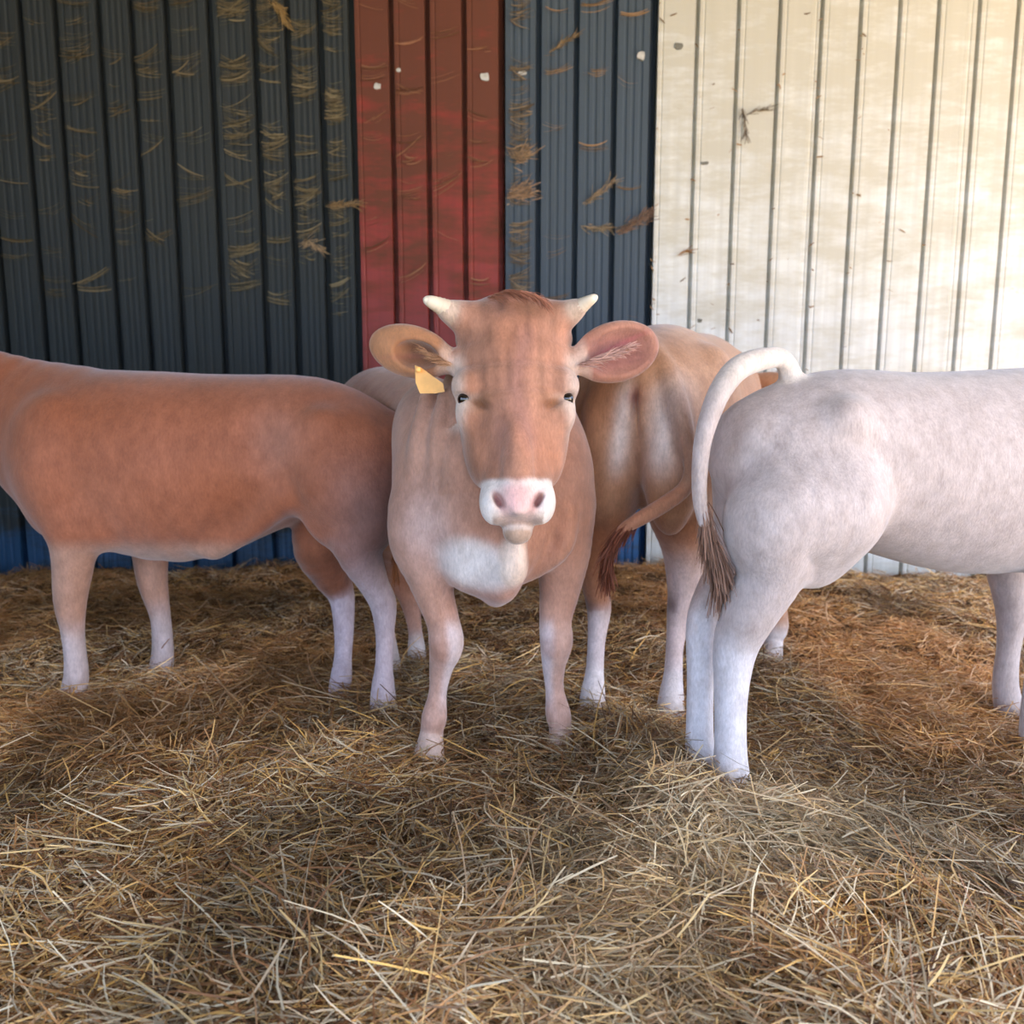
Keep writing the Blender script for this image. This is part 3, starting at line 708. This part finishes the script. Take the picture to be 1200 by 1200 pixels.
# ---- generic trunk and limbs for the other calves
def generic(C, fore, hind, head_dir=None, head=True, tail=None, belly=0.0, neck_to=None, head_down=None, rump_drop=0.0):
    C.torso([(-.02, 0, .80 - rump_drop, .085, .11), (.07, 0, .81 - rump_drop * .9, .165, .165), (.22, 0, .815 - rump_drop * .3, .190, .200), (.42, 0, .775 - belly * .3, .205, .235 + belly * .3), (.65, 0, .75 - belly, .225, .265 + belly), (.88, 0, .76, .215, .265), (1.03, 0, .80, .17, .225), (1.12, 0, .83, .12, .18)])
    for s in (-1, 1):
        C.blob((.10, s * .105, .70), (.145, .085, .20), .05)      # thigh muscle
        C.blob((.14, s * .155, .90 - rump_drop * .8), (.05, .035, .045), .05)      # hip bone
        C.blob((-.035, s * .065, .86 - rump_drop), (.035, .03, .035), .04)    # pin bone
        C.blob((.95, s * .135, .74), (.12, .08, .20), .06)        # shoulder
        C.blob((.86, s * .13, .58), (.09, .07, .09), .05)
    C.blob((1.04, 0, .60), (.09, .10, .10), .05)
    C.blob((-.02, 0, .90 - rump_drop), (.05, .035, .03), .04)
    if tail: C.B.chain(tail, 0.02)
    for ch in fore + hind: C.B.chain(ch, 0.04)
    if head:
        nk = neck_to if neck_to is not None else (1.42, 0, 1.02)
        mid = tuple((a + b) / 2 for a, b in zip((1.06, 0, .86), nk))
        C.B.sections([(C.W(1.0, 0, .84), .12, .20), (C.W(*mid), .085, .15), (C.W(*nk), .075, .12)], 0.05)
        poll = C.W(nk[0] + .04, nk[1], nk[2] + .10); dn = head_down if head_down is not None else (C.f * 0.72 - np.array([0, 0, 0.70]))
        fr = frame_from(poll, dn, C.f + np.array([0, 0, 0.8])); Hf, A = add_head(C.B, fr, 0.46)if False else add_head(C.B, fr, 0.46, None, None)
        lat = fr[1]
        for s in (-1, 1):
            ear(C.B, Hf(s * .12, .055, -.10), Hf(s * .30, .075, -.13), C.f - np.array([0, 0, 0.3]), .05, .028)
        return fr, Hf
    return None, None

def leg_colour(c, V, chains, col, t0=.45, t1=.65, amt=.9, rad=.11):
    for ch in chains:
        d_, t_ = dist_chain(V, [p for p, r in ch]); c = blend(c, col, sstep(rad, rad * .6, d_) * sstep(t0, t1, t_) * amt)
    return c
def head_colour(c, V, fr, L=0.46):
    o, u, s, w = fr; k = L / .5; q = V - o; U = (q @ u) / k; S = (q @ s) / k; Wd = (q @ w) / k
    h = ((np.abs(U) < .15) & (S > 0) & (S < .58) & (Wd > -.22) & (Wd < .08)).astype(float)
    c = blend(c, lin(238, 228, 222), h * sstep(.37, .395, S)); c = blend(c, lin(224, 174, 168), h * np.exp(-((U / .042) ** 4 + ((S - .46) / .035) ** 4)))
    return c

# ================================================================== 2. reddish calf at the left, hindquarters to the right
def calf_left():
    rear = P(440, 830, 2.50)
    C = Calf((rear[0] + 0.035, 2.58, 0.0), 180 - 6, 1.02, 0.0075)
    T = P
    near = [(C.W(.10, .10, .72), .14), (T(432, 600, 2.46), .098), (T(420, 640, 2.45), .072), (T(437, 682, 2.47), .046), (T(449, 708, 2.49), .040), (T(451, 745, 2.48), .0275), (T(450, 782, 2.46), .027), (T(449, 802, 2.45), .034), (T(449, 829, 2.44), .041)]
    far = [(C.W(.12, -.11, .70), .13), (T(378, 630, 2.68), .095), (T(386, 668, 2.70), .066), (T(400, 698, 2.72), .043), (T(403, 735, 2.70), .033), (T(402, 768, 2.66), .0285), (T(400, 792, 2.62), .034), (T(398, 820, 2.58), .040)]
    f1 = [(C.W(.95, .13, .72), .10), (C.W(.92, .13, .52), .068), (C.W(.95, .12, .34), .048), (C.W(.95, .12, .22), .033), (C.W(.95, .12, .10), .036), (C.W(.98, .12, .0), .044)]
    f2 = [(C.W(.95, -.13, .72), .10), (C.W(.84, -.13, .52), .068), (C.W(.82, -.12, .34), .048), (C.W(.80, -.12, .22), .033), (C.W(.80, -.12, .10), .036), (C.W(.82, -.12, .0), .044)]
    tail = [(C.W(0.03, 0, .86), .032), (C.W(-.04, -.01, .80), .026), (T(459, 535, 2.60), .022), (T(462, 560, 2.62), .018), (T(463, 610, 2.63), .015), (T(463, 640, 2.63), .012)]
    fr, Hf = generic(C, [f1, f2], [near, far], tail=tail, belly=.022, rump_drop=.05)
    C.B.chain([(C.W(.26, .15, .66), .03), (C.W(.36, .13, .57), .026), (C.W(.50, .09, .50), .03)], .06)   # flank fold
    C.blob((.30, .205, .83), (.055, .035, .075), .05, True)      # hollow of the flank
    def colour(V):
        c = coat_base(V, lin(148, 84, 52), lin(168, 104, 76), 5)
        q = V - C.o; x = (q @ C.f); z = q[:, 2]
        c = blend(c, lin(168, 124, 108), np.exp(-(((x - .27) / .09) ** 2 + ((z - .84) / .10) ** 2)) * .5)
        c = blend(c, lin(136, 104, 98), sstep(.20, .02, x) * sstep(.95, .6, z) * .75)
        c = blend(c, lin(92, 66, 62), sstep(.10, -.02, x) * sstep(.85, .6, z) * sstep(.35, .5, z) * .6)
        c = blend(c, lin(196, 164, 144), sstep(.56, .50, z) * sstep(.25, .4, x) * .55)
        c = leg_colour(c, V, [near], lin(186, 172, 178), .2, .45, .85); c = leg_colour(c, V, [far], lin(100, 60, 40), .1, .2, .6, .15)
        c = leg_colour(c, V, [far], lin(186, 172, 180), .36, .46, .9)
        c = leg_colour(c, V, [f1, f2], lin(196, 180, 178)); return head_colour(c, V, fr)
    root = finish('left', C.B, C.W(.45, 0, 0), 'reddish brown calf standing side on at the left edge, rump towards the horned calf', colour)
    for ch, fw in ((near, C.f), (far, C.f), (f1, C.f), (f2, C.f)): hoof_mesh(ch[-1][0] + np.array([0, 0, -0.05]), fw, root)
    tuft('tail_switch', [T(463, 625, 2.63), T(463, 650, 2.63), T(463, 665, 2.62)], 160, 0.05, 0.008, lin(170, 108, 66), root, 0.5)
    for s in (-1, 1): eye_mesh(Hf(s * .105, .228, -.040), .016, root, fr[3])
calf_left()

# ================================================================== 3. golden calf seen from behind
def calf_back():
    C = Calf((0.385, 2.52, 0.05), 90 - 21, 1.12, 0.0075)
    T = P
    hl = [(T(712, 530, 2.62), .135), (T(705, 590, 2.58), .105), (T(696, 640, 2.58), .072), (T(699, 690, 2.60), .044), (T(702, 715, 2.60), .038), (T(699, 750, 2.57), .028), (T(697, 785, 2.53), .028), (T(695, 810, 2.50), .037), (T(693, 838, 2.48), .046)]
    hr = [(T(780, 530, 2.60), .135), (T(795, 590, 2.58), .105), (T(803, 640, 2.60), .074), (T(800, 690, 2.62), .048), (T(796, 718, 2.62), .039), (T(791, 755, 2.58), .028), (T(789, 788, 2.54), .029), (T(787, 812, 2.51), .037), (T(785, 840, 2.49), .046)]
    f1 = [(C.W(.95, .13, .72), .10), (C.W(.90, .12, .50), .066), (T(800, 690, 3.35), .045), (T(799, 715, 3.35), .034), (T(799, 735, 3.32), .040), (T(799, 755, 3.28), .044)]
    f2 = [(C.W(.93, -.14, .70), .10), (C.W(.88, -.17, .50), .066), (T(906, 715, 3.02), .050), (T(906, 745, 3.0), .036), (T(904, 770, 2.95), .040), (T(903, 795, 2.88), .046)]
    tail = [(T(755, 405, 2.62), .034), (T(764, 412, 2.50), .030), (T(783, 440, 2.42), .024), (T(800, 490, 2.37), .021), (T(810, 540, 2.34), .020), (T(804, 570, 2.32), .021), (T(780, 590, 2.30), .022), (T(750, 608, 2.27), .020), (T(730, 620, 2.27), .015), (T(720, 632, 2.27), .008)]
    fr, Hf = generic(C, [f1, f2], [hl, hr], tail=tail, neck_to=(1.38, -.05, .86))
    C.blob((-.035, .085, .66), (.07, .075, .20), .04); C.blob((-.035, -.085, .66), (.07, .075, .20), .04)
    C.blob((.16, .12, .74), (.15, .12, .2), .05); C.blob((.16, -.12, .74), (.15, .12, .2), .05)
    C.blob((-.115, 0, .62), (.05, .012, .22), .02, True)          # cleft between the thighs
    C.blob((-.075, 0, .87), (.025, .03, .03), .02)
    C.blob((-.105, 0, .895), (.014, .008, .014), .008, True)
    def colour(V):
        c = coat_base(V, lin(172, 122, 88), lin(198, 150, 116), 6)
        q = V - C.o; x = q @ C.f; y = q @ C.l; z = q[:, 2]
        rear = sstep(.14, .02, x)
        c = blend(c, lin(150, 98, 74), rear * sstep(.62, .5, z) * .7)
        for yy, ww, zz in ((.038, .026, .83), (-.085, .046, .83)):
            c = blend(c, lin(244, 234, 230), rear * np.exp(-(((y - yy + .10 * (z - zz)) / ww) ** 2 + ((z - zz) / .13) ** 4)) * .85)
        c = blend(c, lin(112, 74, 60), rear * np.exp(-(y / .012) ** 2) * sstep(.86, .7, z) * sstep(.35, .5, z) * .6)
        c = blend(c, lin(140, 84, 78), rear * np.exp(-((y / .022) ** 2 + ((z - .915) / .03) ** 2)) * .8)
        c = leg_colour(c, V, [hl], lin(210, 198, 200), .42, .56, .9); c = leg_colour(c, V, [hr], lin(206, 190, 190), .16, .34, .85)
        for ch in (hl, hr):
            d_, t_ = dist_chain(V, [p for p, r in ch]); near = sstep(.11, .07, d_)
            c = blend(c, lin(88, 62, 56), near * np.exp(-((t_ - .46) / .06) ** 2) * sstep(.0, -.03, (V[:, 0] - np.interp(t_, np.linspace(0, 1, len(ch)), [p[0] for p, r in ch]))) * .7)  # dark shading at the hock, painted onto the left side of the leg
            c = blend(c, lin(222, 214, 214), near * sstep(.68, .8, t_) * .9)
        c = leg_colour(c, V, [f1, f2], lin(222, 212, 208), .45, .6)
        d_, t_ = dist_chain(V, [p for p, r in tail]); tm = sstep(.06, .035, d_)
        c = blend(c, lin(150, 118, 104), tm * sstep(.2, .3, t_) * .6); c = blend(c, lin(184, 128, 98), tm * sstep(.5, .65, t_) * .9)
        return head_colour(c, V, fr)
    root = finish('back', C.B, C.W(.4, 0, -.03), 'golden tan calf seen from behind with its tail swung across the thighs', colour)
    for ch in (hl, hr, f1, f2): hoof_mesh(ch[-1][0] + np.array([0, 0, -0.05]), C.f, root)
    tuft('tail_switch', [T(752, 607, 2.27), T(728, 622, 2.27), T(715, 642, 2.28), T(712, 668, 2.30)], 1100, 0.060, 0.022, lin(126, 72, 52), root, 0.6)
    for s in (-1, 1): eye_mesh(Hf(s * .105, .228, -.040), .016, root, fr[3])
calf_back()

# ================================================================== 4. whitish calf at the right, side on
def calf_right():
    C = Calf((0.600, 2.10, 0.0), 16, 1.02, 0.0070)
    T = P
    far = [(C.W(.12, .11, .70), .13), (T(892, 600, 2.18), .09), (T(861, 655, 2.18), .060), (T(835, 697, 2.15), .046), (T(823, 732, 2.12), .041), (T(821, 790, 2.09), .0345), (T(820, 840, 2.07), .034), (T(820, 875, 2.05), .037), (T(822, 910, 2.01), .046)]
    near = [(C.W(.12, -.11, .70), .145), (T(908, 610, 1.98), .120), (T(904, 668, 1.98), .080), (T(878, 718, 1.99), .066), (T(862, 757, 2.0), .054), (T(857, 805, 1.99), .042), (T(856, 850, 1.97), .038), (T(856, 890, 1.95), .041), (T(857, 932, 1.91), .052)]
    f1 = [(C.W(.95, .13, .72), .10), (C.W(.92, .13, .52), .068), (C.W(.95, .12, .34), .048), (C.W(.95, .12, .22), .033), (C.W(.95, .12, .10), .036), (C.W(.98, .12, .0), .044)]
    f2 = [(C.W(.95, -.13, .72), .10), (C.W(.84, -.13, .52), .068), (C.W(.82, -.12, .34), .048), (C.W(.80, -.12, .22), .033), (C.W(.80, -.12, .10), .036), (C.W(.82, -.12, .0), .044)]
    tail = [(C.W(.10, 0, .97), .030), (T(918, 422, 2.12), .024), (T(893, 421, 2.08), .027), (T(866, 431, 2.04), .029), (T(847, 453, 2.0), .027), (T(834, 481, 1.98), .0245), (T(824, 515, 1.97), .021), (T(820, 550, 1.97), .019), (T(820, 585, 1.97), .017), (T(825, 612, 1.97), .015)]
    fr, Hf = generic(C, [f1, f2], [near, far], tail=tail)
    def colour(V):
        c = coat_base(V, lin(176, 164, 162), lin(192, 180, 178), 9)
        q = V - C.o; x = q @ C.f; z = q[:, 2]
        c = blend(c, lin(150, 116, 98), sstep(.62, .5, z) * sstep(.36, .44, z) * sstep(.10, .0, x) * sstep(2.08, 2.16, V[:, 1]) * .6)  # brown put into the coat for the rump's shade between the legs
        c = leg_colour(c, V, [near, far], lin(214, 212, 218), .4, .55, .8)
        d_, t_ = dist_chain(V, [p for p, r in tail]); tm = sstep(.06, .035, d_); c = blend(c, lin(226, 216, 206), tm * sstep(.6, .3, t_) * .8)
        return head_colour(c, V, fr)
    root = finish('right', C.B, C.W(.45, 0, 0), 'greyish white calf standing side on at the right edge with its tail lifted', colour)
    for ch in (near, far, f1, f2): hoof_mesh(ch[-1][0] + np.array([0, 0, -0.05]), C.f, root)
    tuft('tail_switch', [T(823, 590, 1.97), T(831, 625, 1.975), T(842, 655, 1.98), T(845, 672, 1.99)], 1500, 0.070, 0.026, lin(140, 108, 92), root, 0.6)
    for s in (-1, 1): eye_mesh(Hf(s * .105, .228, -.040), .016, root, fr[3])
calf_right()

# ================================================================== cobwebs, wisps and marks on the cladding
def webs():
    r = np.random.default_rng(3)
    def swags(name, xr, zr, n, grooves, label, lc):
        P0 = []; D = []; L = []; W = []; bend = []; up = []; cols = []
        gs = sorted([xr[0]] + [g for g in grooves if xr[0] < g < xr[1]] + [xr[1]])
        for _ in range(n):
            k0 = r.integers(0, len(gs) - 1); xa, xb = gs[k0] + .02, gs[k0 + 1] - .02; z = zr[0] + (zr[1] - zr[0]) * r.random() ** .8
            if math.sin(z * 9.0 + k0 * 2.1) + .8 * math.sin(z * 23 + k0) < r.normal(-.1, .5): continue
            if xb - xa < .04: continue
            full = r.random() < .6; a = r.normal(0, .30)
            for k in range(r.integers(2, 9)):
                l = (xb - xa) * (r.uniform(.85, 1.08) if full else r.uniform(.25, .7)); sag = r.uniform(.1, .5)
                x = xa + r.normal(0, .006) + (0 if full else r.random() * (xb - xa - l)); d = np.array([1, -.03, a - sag]); nd = np.linalg.norm(d); d /= nd
                P0.append((x, WALL_Y - .003 - r.random() * .014, z + r.normal(0, .010) + .3 * sag * l)); D.append(d); L.append(l); W.append(r.choice([.001, .0016, .003, .007], p=[.35, .35, .2, .1]))
                bend.append((0, 0, sag * l)); up.append((0, 1 + r.normal(0, .3), r.normal(0, .3))); cols.append(lc * r.uniform(.35, 1.3))
        o = ribbons(name, np.array(P0), np.array(D), np.array(L), np.array(W), np.array(bend), np.array(up), np.array(cols), M_WEB, 6)
        tag(o, label, 'cobweb', kind='stuff'); return o
    swags('cobwebs', (-1.45, -.80), (1.35, 3.0), 520, GG, 'dusty cobwebs draped over the dark green grey sheet', lin(122, 111, 86))
    swags('cobwebs', (-2.9, -1.45), (1.35, 3.0), 330, [-2.8,-2.6,-2.4,-2.23,-2.02, -1.86, -1.69, -1.48], 'dusty cobwebs over the farther green grey sheets', lin(116, 104, 80))
    swags('cobwebs', (-.76, -.08), (1.5, 3.0), 50, [-0.592, -0.415, -0.236], 'thin dusty cobwebs across the red sheet', lin(146, 104, 80))
    swags('cobwebs', (-.03, .12), (1.25, 3.0), 190, GG, 'dusty webs hanging down the first pan of the blue sheet', lin(132, 116, 96))
    swags('cobwebs', (.14, .68), (1.3, 2.9), 26, [0.13, 0.316, 0.504, 0.690], 'few straw caught webs on the blue sheet', lin(150, 122, 92))
webs()
def specks():
    r = np.random.default_rng(9); n = 90; gx = r.choice([.716, .905, 1.104, 1.305, 1.51, 1.70], n) + r.normal(0, .012, n); z = r.uniform(.7, 2.9, n)
    far = r.random(n) < .35; gx[far] = r.uniform(.73, 2.1, far.sum())
    P0 = np.stack([gx, np.full(n, WALL_Y - .009), z], 1); a = r.uniform(-.9, .9, n); D = np.stack([np.cos(a), np.zeros(n), np.sin(a)], 1)
    o = ribbons('dirt_specks', P0, D, r.uniform(.006, .035, n), r.uniform(.002, .009, n), r.normal(0, .004, (n, 3)) * np.array([1, 0, 1]), np.tile([[0, 1.0, .05]], (n, 1)),
                lin(150, 122, 92) * r.uniform(.4, 1.2, (n, 1)), M_WEB, 2)
    tag(o, 'brown specks of dirt and straw stuck along the grooves of the white sheets', 'dirt', kind='stuff')
specks()

def wisp(pts, n, spread, col, label, seed):
    r = np.random.default_rng(seed); q = [P(x, y, WALL_Y - .02) for x, y in pts]; q = catmull(q, 6)
    t = r.random(n) * (len(q) - 1.001); i = t.astype(int); c = q[i]; d = q[i + 1] - q[i]; d /= np.linalg.norm(d, axis=1, keepdims=True)
    D = d + r.normal(0, .22, (n, 3)); D /= np.linalg.norm(D, axis=1, keepdims=True); L = r.uniform(.02, .07, n)
    c = c + r.normal(0, spread, (n, 3)) * np.array([1, .25, 1]); c[:, 1] = np.minimum(c[:, 1], WALL_Y - .006)
    o = ribbons('straw_wisp', c, D, L, r.uniform(.0015, .004, n), r.normal(0, .01, (n, 3)), np.stack([r.normal(0, .4, n), np.ones(n), r.normal(0, .4, n)], 1), np.asarray(col) * r.uniform(.6, 1.2, (n, 1)), M_WEB, 3)
    tag(o, label, 'straw wisp', 'wisps caught on the cladding'); return o
wisp([(684, 240), (700, 228), (722, 210)], 60, .006, lin(150, 130, 104), 'slanting tan straw wisp halfway up the blue sheet', 1)
wisp([(682, 264), (700, 268), (716, 266)], 50, .007, lin(150, 132, 106), 'short level straw wisp below the slanting one on the blue sheet', 2)
wisp([(726, 272), (745, 262), (764, 248)], 110, .011, lin(128, 104, 88), 'brown dusty wisp against the right border of the blue sheet', 3)
wisp([(638, 64), (655, 54), (674, 42)], 40, .004, lin(132, 112, 84), 'slanting straw wisp high on the blue sheet', 4)
wisp([(385, 242), (400, 240), (418, 238)], 80, .008, lin(140, 116, 84), 'tan wisp at the right border of the green grey sheet', 5)
wisp([(598, 178), (606, 182), (616, 178)], 110, .020, lin(158, 132, 104), 'upper dusty clump in the corner between red and blue sheets', 6)
wisp([(597, 228), (606, 226), (618, 222)], 130, .022, lin(158, 130, 104), 'lower dusty clump in the corner between red and blue sheets', 7)
wisp([(318, 2), (328, 12), (338, 28)], 90, .008, lin(170, 140, 92), 'fan of dusty web at the top of the green grey sheet', 8)
wisp([(352, 288), (362, 284), (374, 292)], 60, .007, lin(160, 138, 108), 'low pale wisp on the green grey sheet', 9)
wisp([(870, 125), (872, 140), (874, 156)], 40, .004, lin(96, 84, 72), 'dark dusty wisp hanging on the white sheet', 10)
wisp([(874, 134), (890, 130), (908, 128)], 24, .0016, lin(120, 108, 92), 'thin dark thread beside the hanging wisp on the white sheet', 11)
wisp([(794, 300), (800, 297), (806, 295)], 14, .003, lin(150, 110, 70), 'tiny brown wisp low beside the first groove of the white sheet', 12)
M_CHIP = plain('white_sticker_remnant', lin(196, 196, 190), 0.8, 0.2, 50)
M_DARKCHIP = plain('grey_scuff', lin(116, 116, 108), 0.8, 0.2, 50)
def patch(px, py, w, h, mat, label, seed, cat='sticker'):
    r = np.random.default_rng(seed); c = P(px, py, WALL_Y - .007); n = 11; V = []
    for k in range(n):
        a = 2 * math.pi * k / n; rr = r.uniform(.75, 1.1); cx = math.copysign(abs(math.cos(a)) ** .6, math.cos(a)); cz = math.copysign(abs(math.sin(a)) ** .6, math.sin(a))
        V.append(c + np.array([cx * w * rr, 0, cz * h * rr]))
    V += [v + np.array([0, .012, 0]) for v in V]
    F = [tuple(range(n - 1, -1, -1)), tuple(range(n, 2 * n))] + [(i, (i + 1) % n, n + (i + 1) % n, n + i) for i in range(n)]
    o = mesh_obj('sticker_remnant', V, F, mat, None, smooth=False); tag(o, label, cat, 'torn stickers on the cladding'); return o
patch(442, 101, .017, .015, M_CHIP, 'small torn white sticker on the first pan of the red sheet', 1)
patch(568, 90, .024, .020, M_CHIP, 'larger torn white sticker on the last pan of the red sheet', 2)
patch(467, 82, .013, .009, M_CHIP, 'tiny white remnant on the second pan of the red sheet', 3)
patch(612, 85, .020, .009, M_CHIP, 'flat white remnant on the first pan of the blue sheet', 4)
patch(751, 65, .019, .022, M_CHIP, 'squarish pale sticker on the last pan of the blue sheet', 5)
patch(796, 54, .022, .017, M_DARKCHIP, 'grey scuffed sticker on the white sheet', 6)
patch(826, 191, .020, .008, M_DARKCHIP, 'small dark scuff mark in the middle of the white sheet', 7, 'mark')
patch(820, 376, .013, .011, M_DARKCHIP, 'dark speck low on the white sheet above the golden calf', 8, 'mark')
